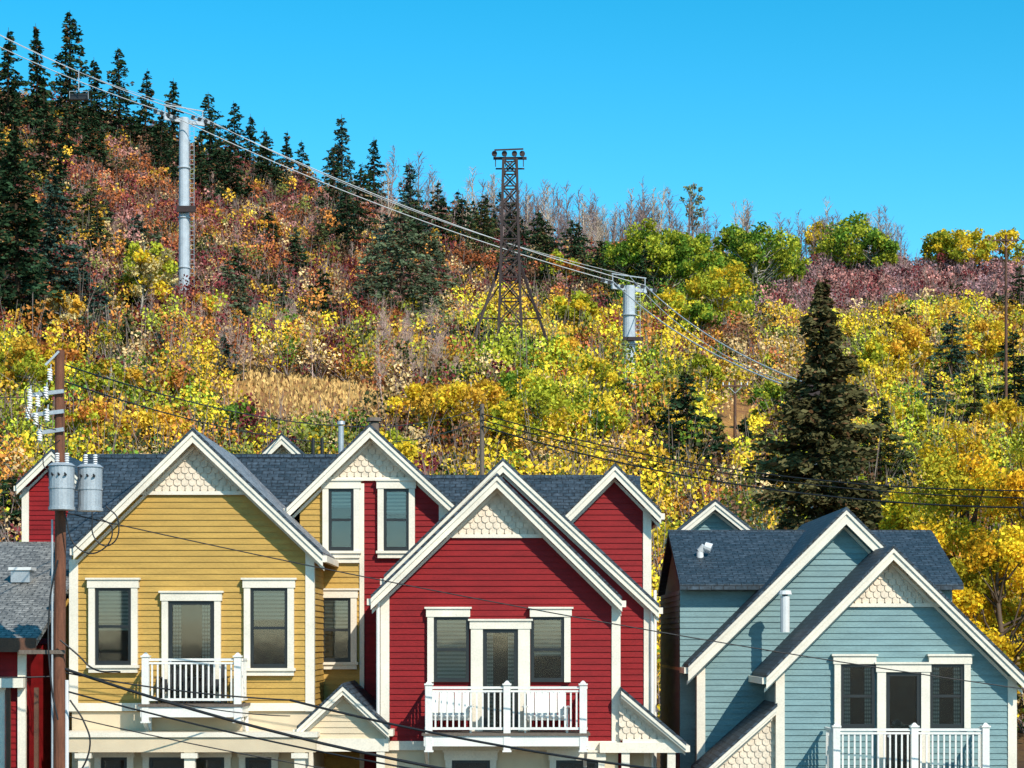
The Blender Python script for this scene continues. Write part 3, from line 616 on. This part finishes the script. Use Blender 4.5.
parts=[(v,q_,np.repeat(c,4,0),0)]
k=8; dd=unit(nB*k); dd[:,2]=np.abs(dd[:,2])*1.3+.5; p0=np.repeat(np.stack([X_,D_,Z_],1),k,0); p1=p0+dd*np.repeat(size,k)[:,None]*.85
tv,tq=sticks(p0,p1,.035,.012,3); parts.append((tv,tq,np.array([.30,.23,.20]),1))
assemble('scrub_thicket',parts,['scrub_leaf','bark'])
print('leaves',nl)
# ---- twiggy pale shrubs
def twig_tree_mass(name,pts,hs,colr,nbr=26,rs=1.0):
    P0=[];P1=[];A=[];B2=[]
    for (x,y),h in zip(pts,hs):
        z=float(hgt(x,y)); b0=np.array([x,y,z-.1]); top=b0+np.array([R.normal()*.04*h,R.normal()*.04*h,h]); P0.append(b0[None]);P1.append(top[None]);A.append([.013*h*rs]);B2.append([.004*rs])
        t=R.uniform(.3,.95,nbr); s=b0+(top-b0)*t[:,None]; az=R.uniform(0,6.28,nbr); L_=h*.30*(1.15-t)*R.uniform(.5,1.2,nbr)
        e_=s+np.stack([np.cos(az)*L_*.7,np.sin(az)*L_*.7,L_*1.0],1); P0.append(s);P1.append(e_);A.append(np.full(nbr,.0045*h*rs));B2.append(np.full(nbr,.002*h*rs*.6))
        f=R.uniform(.4,.95,(nbr,2)); 
        for j in range(2):
            s2=s+(e_-s)*f[:,j:j+1]; e2=s2+np.stack([R.normal(size=nbr)*.35*L_,R.normal(size=nbr)*.35*L_,.5*L_*R.rand(nbr)],1); P0.append(s2);P1.append(e2);A.append(np.full(nbr,.0025*h*rs));B2.append(np.full(nbr,.001*h*rs))
    v,q_=sticks(np.concatenate(P0),np.concatenate(P1),np.concatenate(A),np.concatenate(B2),3)
    n=len(v); c=np.array(colr)[None]*R.uniform(.7,1.3,(n//6,1)).repeat(6,0)
    return assemble(name,[(v,q_,c,0)],['bark'])
for cc_,nn in (((.25,.18,.17),400),((.46,.36,.27),150)):
    pts=[];hs=[]
    for i in range(nn):
        b=R.uniform(350,1000); 
        if R.rand()<.5: b=R.uniform(500,900)
        d=R.uniform(292 if b>600 else 265,345); pts.append(((b-512)/F*d,d)); hs.append(R.uniform(4.5,10.0)*(1.2 if 380<b<900 else .6)+ (1.0 if 640<b<720 else 0))
    twig_tree_mass('bare_tree_line',pts,hs,cc_,28,1.15)
pts=[];hs=[]
for i in range(60):
    b=R.uniform(380,455); e=R.uniform(350,410); d=findd(b,e); pts.append(((b-512)/F*d,d)); hs.append(R.uniform(2.5,5.5))
for i in range(30):
    b=R.uniform(180,330); e=R.uniform(330,385); d=findd(b,e); pts.append(((b-512)/F*d,d)); hs.append(R.uniform(2.5,4.5))
for i in range(90):
    b=R.uniform(-20,470); e=R.uniform(180,340); d=findd(b,e); pts.append(((b-512)/F*d,d)); hs.append(R.uniform(2.,4.5))
for i in range(70):
    b=R.uniform(770,1020); e=R.uniform(275,325); d=findd(b,e); pts.append(((b-512)/F*d,d)); hs.append(R.uniform(2.,4.))
twig_tree_mass('bare_shrub_thicket',pts,hs,(.50,.34,.28),44,1.0)
# grass mass in the clearings
gbn=26000; B2_=np.concatenate([R.uniform(205,415,gbn//2),R.uniform(-100,1100,gbn//2)]); dA=np.concatenate([R.uniform(110,200,gbn//2),np.sqrt(R.uniform(82**2,300**2,gbn//2))])
xg=(B2_-512)/F*dA; zg=hgt(xg,dA); p0=np.stack([xg,dA,zg],1); a=np.stack([R.normal(size=gbn)*.25,R.normal(size=gbn)*.25,np.ones(gbn)],1); a/=np.linalg.norm(a,axis=1)[:,None]
v,q_=cards(p0+a*.15,a,perp(a),R.uniform(.3,.65,gbn),R.uniform(.12,.3,gbn)); c=np.array([.70,.44,.16])*R.uniform(.5,1.2,(gbn,1))
assemble('dry_grass',[(v,q_,np.repeat(c,4,0),0)],['scrub_leaf'])
# ------------------------------------------------------------ lift towers, lattice tower
def wire(name,pts,sag,r,mat,parent=None):
    cu=bpy.data.curves.new(name,'CURVE'); cu.dimensions='3D'; cu.bevel_depth=r; cu.bevel_resolution=1
    for (p,q) in zip(pts[:-1],pts[1:]):
        n=24; sp=cu.splines.new('POLY'); sp.points.add(n)
        for i in range(n+1):
            t=i/n; sp.points[i].co=(p[0]+(q[0]-p[0])*t,p[1]+(q[1]-p[1])*t,p[2]+(q[2]-p[2])*t-4*sag*t*(1-t),1)
    cu.materials.append(MATS[mat]); o=bpy.data.objects.new(name,cu); col.objects.link(o)
    if parent: o.parent=parent
    return o
def S(b,e,d): return (sx(b,d),d,sz(e,d))
dT=190.
def lift_tower(b,etop,ebase,d,r):
    M=MB('ski_lift_tower'); x=sx(b,d); zt=sz(etop,d); z0=min(sz(ebase,d),float(hgt(x,d)))-1
    M.cyl((x,d,z0),(x,d,zt),r*1.15,r,16,'tower_paint')
    for k in range(1,4):
        zz=z0+(zt-z0)*k/4; M.cyl((x,d,zz-.06),(x,d,zz+.06),r*1.35,r*1.35,16,'tower_paint')
    i=z0+1.5
    while i<zt: M.box(x+r+.1,x+r+.5,d-.02,d+.02,i,i+.04,'metal_grey'); i+=.45
    for q_ in (.1,.5): M.box(x+r+q_-.02,x+r+q_+.02,d-.02,d+.02,z0+1,zt,'metal_grey')
    M.box(x-r-.1,x+r+.75,d-r-.5,d-r-.1,z0+(zt-z0)*.52,z0+(zt-z0)*.55,'steel_rust')
    M.beam((x-1.7,d-1.2,zt-.3),(x+1.7,d+1.2,zt-.3),.25,.35,'tower_paint')
    for s in (-1,1):
        cx,cy=x+s*1.6,d+s*1.1
        M.beam((cx-1.1,cy,zt-.05+.35),(cx+1.1,cy,zt-.05-.25),.12,.22,'metal_grey')
        for j in range(4):
            t=-.9+.6*j; M.cyl((cx+t,cy-.08,zt+.05-t*.3),(cx+t,cy+.08,zt+.05-t*.3),.2,.2,12,'black_rubber')
        M.beam((cx,cy,zt-.3),(cx,cy,zt+.9),.08,.08,'metal_grey')
    M.beam((x-1.7,d-1.2,zt+.95),(x+1.7,d+1.2,zt+.95),.1,.1,'metal_grey')
    M.make(); return x,d,zt
a=lift_tower(184,118,274,dT,.46); b2=lift_tower(629,286,392,dT,.56)
term=S(818,392,118)
for s in (-1,1):
    off=(s*1.6,s*1.1,.25)
    A=(a[0]+off[0],a[1]+off[1],a[2]+.25); B=(b2[0]+off[0],b2[1]+off[1],b2[2]+.25)
    up=(A[0]-33,A[1]+12,A[2]+17.5)
    wire('ski_lift_cable',[up,A,B,(term[0]+s*.8,term[1],term[2])],1.1,.05,'cable_steel')
wire('ski_lift_cable',[(a[0]-33,a[1]+12,a[2]+19),(a[0],a[1],a[2]+1),(b2[0],b2[1],b2[2]+1),term],1.6,.03,'cable_steel')
M=MB('ski_lift_terminal'); gt=float(hgt(term[0],118)); M.box(term[0]-1.2,term[0]+1.2,117,119,term[2]-.9,term[2]+.4,'steel_rust'); M.cyl((term[0],118,gt-.5),(term[0],118,term[2]-.9),.45,.4,14,'tower_paint'); M.cyl((term[0],118,term[2]-1.15),(term[0],118,term[2]-.92),1.5,1.5,24,'steel_rust'); M.make()
M=MB('ski_lift_chair'); cx,cy=a[0]-10.6,a[1]+2.8; cz=a[2]+5.1
M.beam((cx,cy,cz+.3),(cx,cy,cz-1.8),.08,.08,'metal_grey'); M.box(cx-.9,cx+.9,cy-.1,cy+.4,cz-2.6,cz-2.5,'black_rubber'); M.box(cx-.9,cx+.9,cy+.35,cy+.42,cz-2.5,cz-1.9,'black_rubber')
for s in (-1,1): M.beam((cx+s*.9,cy,cz-1.8),(cx+s*.9,cy+.1,cz-2.5),.05,.05,'metal_grey')
M.beam((cx-.9,cy,cz-1.8),(cx+.9,cy,cz-1.8),.05,.05,'metal_grey'); M.make()
M=MB('steel_lattice_tower'); d=180.; x0=sx(510,d); zt=sz(160,d); z0=sz(372,d); hh=zt-z0
def ww(t): return np.interp(t,[0,.3,.62,.88,1],[1.2,.95,.78,.66,.6])
lv=[0,.12,.23,.34,.44,.53,.62,.71,.79,.87,.94,1.0]
cor=[(-1,-1),(1,-1),(1,1),(-1,1)]
for i in range(len(lv)-1):
    ta,tb_=lv[i],lv[i+1]; wa,wb=ww(ta),ww(tb_)
    for k in range(4):
        c0=cor[k]; c1=cor[(k+1)%4]
        pa=(x0+c0[0]*wa,d+c0[1]*wa,z0+hh*ta-(1.5 if i==0 else 0)); pb=(x0+c0[0]*wb,d+c0[1]*wb,z0+hh*tb_); qa=(x0+c1[0]*wa,d+c1[1]*wa,z0+hh*ta); qb=(x0+c1[0]*wb,d+c1[1]*wb,z0+hh*tb_)
        M.beam(pa,pb,.22,.22,'steel_rust'); M.beam(pa,qb,.11,.11,'steel_rust')
        M.beam(qa,pb,.11,.11,'steel_rust')
        M.beam(pb,qb,.11,.11,'steel_rust')
for s in (-1,1):
    M.beam((x0+s*.6,d,z0+hh*.55),(x0+s*3.9,d-1,z0+1),.22,.22,'steel_rust'); M.beam((x0+s*.9,d,z0+hh*.25),(x0+s*2.9,d-.6,z0+hh*.25),.14,.14,'steel_rust'); M.beam((x0+s*.8,d,z0+hh*.42),(x0+s*2.9,d-.6,z0+hh*.25),.12,.12,'steel_rust')
M.beam((x0-1.5,d,zt+.15),(x0+1.5,d,zt+.15),.22,.22,'steel_rust'); M.beam((x0-1.4,d-.8,zt+.7),(x0+1.2,d-.8,zt+.8),.12,.12,'steel_rust'); M.beam((x0-1.3,d+.8,zt-.6),(x0+1.3,d+.8,zt-.6),.12,.12,'steel_rust')
for s in (-1.3,-.4,.5,1.2):
    M.beam((x0+s,d,zt-.6),(x0+s,d,zt+.8),.08,.08,'steel_rust'); M.cyl((x0+s-.1,d-.6,zt+.45),(x0+s-.1,d-.4,zt+.45),.25,.25,10,'steel_rust')
M.make()
# ------------------------------------------------------------ utility pole
root=empty('utility_pole'); P=MB('pole'); d=46.; x=sx(60,d)
for i in range(12):
    za=-.3+i*.98; rr=.16-.0045*i; P.cyl((x+.01*math.sin(i),d,za),(x+.01*math.sin(i+1),d,za+.98),rr,rr-.0045,14,'wood_pole',cap=(i==11))
P.make(root,smooth=False)
H=MB('hardware'); ztp=sz(366,d)
for (bx,w) in ((62,.29),(91,.28)):
    xx=sx(bx,d-.45 if bx==62 else d); yy=d-.48 if bx==62 else d-.1; zb1=sz(510,d); zt1=sz(468,d)
    H.cyl((xx,yy,zb1),(xx,yy,zt1),w-.01,w,20,'metal_grey'); H.cyl((xx,yy,zt1+.001),(xx,yy,zt1+.07),w+.03,w*.8,20,'metal_grey'); H.cyl((xx,yy,zb1-.03),(xx,yy,zb1+.04),w+.012,w+.012,20,'metal_grey')
    H.cyl((xx,yy,zb1+.45),(xx,yy,zb1+.49),w+.012,w+.012,20,'metal_grey')
    for s in (-.1,.12):
        for j in range(5): H.cyl((xx+s,yy,zt1+.07+j*.05),(xx+s,yy,zt1+.1+j*.05),.055,.04,10,'porcelain')
        H.cyl((xx+s,yy,zt1+.05),(xx+s,yy,zt1+.38),.018,.018,6,'sash_dark')
    for s in (-.15,0,.15): H.cyl((xx+s,yy-w+.02,zb1+.75),(xx+s,yy-w-.08,zb1+.78),.03,.02,8,'sash_dark')
H.beam((x,d,sz(488,d)),(sx(91,d),d-.1,sz(488,d)),.1,.12,'metal_grey')
for e,l in ((392,1),(412,1),(430,.8)):
    H.beam((x-.62*l,d-.15,sz(e+4,d)),(x+.12,d-.15,sz(e,d)),.07,.09,'metal_grey')
for bx,e in ((30,400),(38,406),(46,398),(28,418),(36,424),(47,420),(40,440),(50,380),(30,408)):
    xx=sx(bx,d-.2)
    for j in range(5): H.cyl((xx,d-.22,sz(e,d)-.03+j*.055),(xx+.01,d-.22,sz(e,d)+.005+j*.055),.065,.045,10,'porcelain')
    H.cyl((xx,d-.22,sz(e,d)-.08),(xx+.03,d-.22,sz(e,d)+.33),.016,.016,6,'metal_grey')
H.beam((x-.3,d-.15,sz(366,d)),(x+.0,d-.1,sz(352,d)),.05,.05,'metal_grey')
H.cyl((x-.14,d-.17,sz(520,d)),(x-.14,d-.17,.5),.025,.025,8,'metal_grey')
H.cyl((x+.17,d-.05,sz(680,d)),(x+.17,d-.05,.2),.045,.045,8,'porcelain')
H.beam((x-.9,d-.17,sz(652,d)),(x+.15,d-.17,sz(652,d)),.07,.09,'wood_grey')
H.make(root)
def loop(pts,r=.012):
    cu=bpy.data.curves.new('drop_wire','CURVE'); cu.dimensions='3D'; cu.bevel_depth=r; sp=cu.splines.new('BEZIER'); sp.bezier_points.add(len(pts)-1)
    for b_,p in zip(sp.bezier_points,pts): b_.co=p; b_.handle_left_type=b_.handle_right_type='AUTO'
    cu.materials.append(MATS['black_rubber']); o=bpy.data.objects.new('drop_wire',cu); col.objects.link(o); o.parent=root
dy=d-.35
loop([S(64,512,dy),S(78,548,dy),S(98,552,dy),S(112,528,dy),S(100,518,dy)],.016)
loop([S(92,512,dy),S(96,540,dy),S(110,545,dy),S(118,520,dy),S(106,506,dy)],.016)
loop([S(60,440,dy),S(44,455,dy),S(48,470,dy),S(60,462,dy)])
loop([S(48,400,dy),S(30,385,dy),S(26,405,dy),S(40,425,dy),S(56,430,dy)])
loop([S(60,640,dy),S(78,655,dy),S(92,668,dy),S(120,672,dy-.5)],.02)
loop([S(70,700,dy),S(84,722,dy),S(90,745,dy),S(70,790,dy)],.02)
loop([S(58,560,dy),S(50,600,dy),S(52,690,dy),S(58,720,dy)],.02)
def simple_pole(b,etop,d,arm=True,mat='wood_grey'):
    M=MB('utility_pole'); x=sx(b,d); zt=sz(etop,d); z0=float(hgt(x,d))-.5
    M.cyl((x,d,z0),(x,d,zt),.15,.11,10,mat)
    if arm:
        M.beam((x-1.1,d-.15,zt-.5),(x+1.1,d-.15,zt-.5),.1,.12,mat)
        for s in (-1,-.5,.5,1): M.cyl((x+s,d-.15,zt-.44),(x+s,d-.15,zt-.2),.06,.04,8,'porcelain')
        for s in (-1,1): M.beam((x+s*.6,d-.15,zt-.52),(x,d-.12,zt-1.1),.04,.04,'metal_grey')
    M.make(); return (x,d-.15,zt-.2)
p1=simple_pole(482,404,98,False); p2=simple_pole(1006,235,175,mat='wood_brown'); p3=simple_pole(735,380,165,mat='wood_brown')
wire('power_line',[S(56,362,46),p1],1.2,.018,'black_rubber'); wire('power_line',[S(60,380,46),(p1[0],p1[1],p1[2]-.6)],1.3,.018,'black_rubber')
wire('power_line',[(p1[0],p1[1],p1[2]-.3),S(1150,488,82)],1.3,.034,'black_rubber'); wire('power_line',[(p1[0],p1[1],p1[2]-.9),S(1150,506,82)],1.3,.042,'black_rubber'); wire('power_line',[(p1[0],p1[1],p1[2]-.6),S(1150,497,82)],1.2,.03,'black_rubber')
wire('power_line',[(p2[0]+1,p2[1],p2[2]),S(1200,330,150)],1,.04,'black_rubber'); wire('power_line',[(p2[0]-.5,p2[1],p2[2]),S(1200,322,150)],1,.04,'black_rubber')
wire('power_line',[S(62,512,46),S(1200,712,47)],.35,.015,'black_rubber')
wire('power_line',[S(62,668,46),S(900,815,42)],.75,.036,'black_rubber')
wire('power_line',[S(62,690,46),S(1000,830,40)],.6,.022,'black_rubber')
wire('power_line',[S(290,700,46),S(900,790,42)],.35,.03,'black_rubber')
wire('power_line',[S(62,672,46),S(290,700,46)],.1,.02,'black_rubber')
wire('power_line',[S(62,676,46),S(-300,640,44)],.3,.02,'black_rubber'); wire('power_line',[S(56,396,46),S(-300,360,44)],.3,.012,'black_rubber')
wire('power_line',[S(62,668,46),S(290,716,49.4)],.25,.015,'black_rubber')
wire('power_line',[S(62,715,46),S(560,800,47)],.2,.015,'black_rubber')
# ------------------------------------------------------------ sky, sun, camera
az=math.radians(148); el=math.radians(39)
w=bpy.data.worlds.new('World'); scene.world=w; w.use_nodes=True; N=w.node_tree.nodes; L=w.node_tree.links
sk=N.new('ShaderNodeTexSky'); sk.sky_type='NISHITA'; sk.sun_disc=False; sk.sun_elevation=el; sk.sun_rotation=az; sk.altitude=2100; sk.dust_density=.4; sk.ozone_density=1.0
hs_=N.new('ShaderNodeHueSaturation'); hs_.inputs['Saturation'].default_value=1.5; hs_.inputs['Hue'].default_value=.474; hs_.inputs['Value'].default_value=1.5
L.new(sk.outputs[0],hs_.inputs['Color']); L.new(hs_.outputs[0],N['Background'].inputs[0]); N['Background'].inputs[1].default_value=.14
sd=Vector((math.sin(az)*math.cos(el),math.cos(az)*math.cos(el),math.sin(el)))
ld=bpy.data.lights.new('sun','SUN'); ld.energy=5.0; ld.angle=math.radians(.5); ld.color=(1,.93,.82); lo=bpy.data.objects.new('sun',ld); col.objects.link(lo)
lo.rotation_euler=sd.to_track_quat('Z','Y').to_euler(); lo.location=(40,-40,60)
cam=bpy.data.cameras.new('camera'); cam.lens=F/1024*36; cam.sensor_width=36; cam.shift_y=.25; cam.clip_end=9000; cam.clip_start=.5
co=bpy.data.objects.new('camera',cam); col.objects.link(co); co.location=(0,0,EYE); co.rotation_euler=(math.radians(90),0,0); scene.camera=co
scene.view_settings.view_transform='Standard'; scene.view_settings.look='None'; scene.view_settings.exposure=0
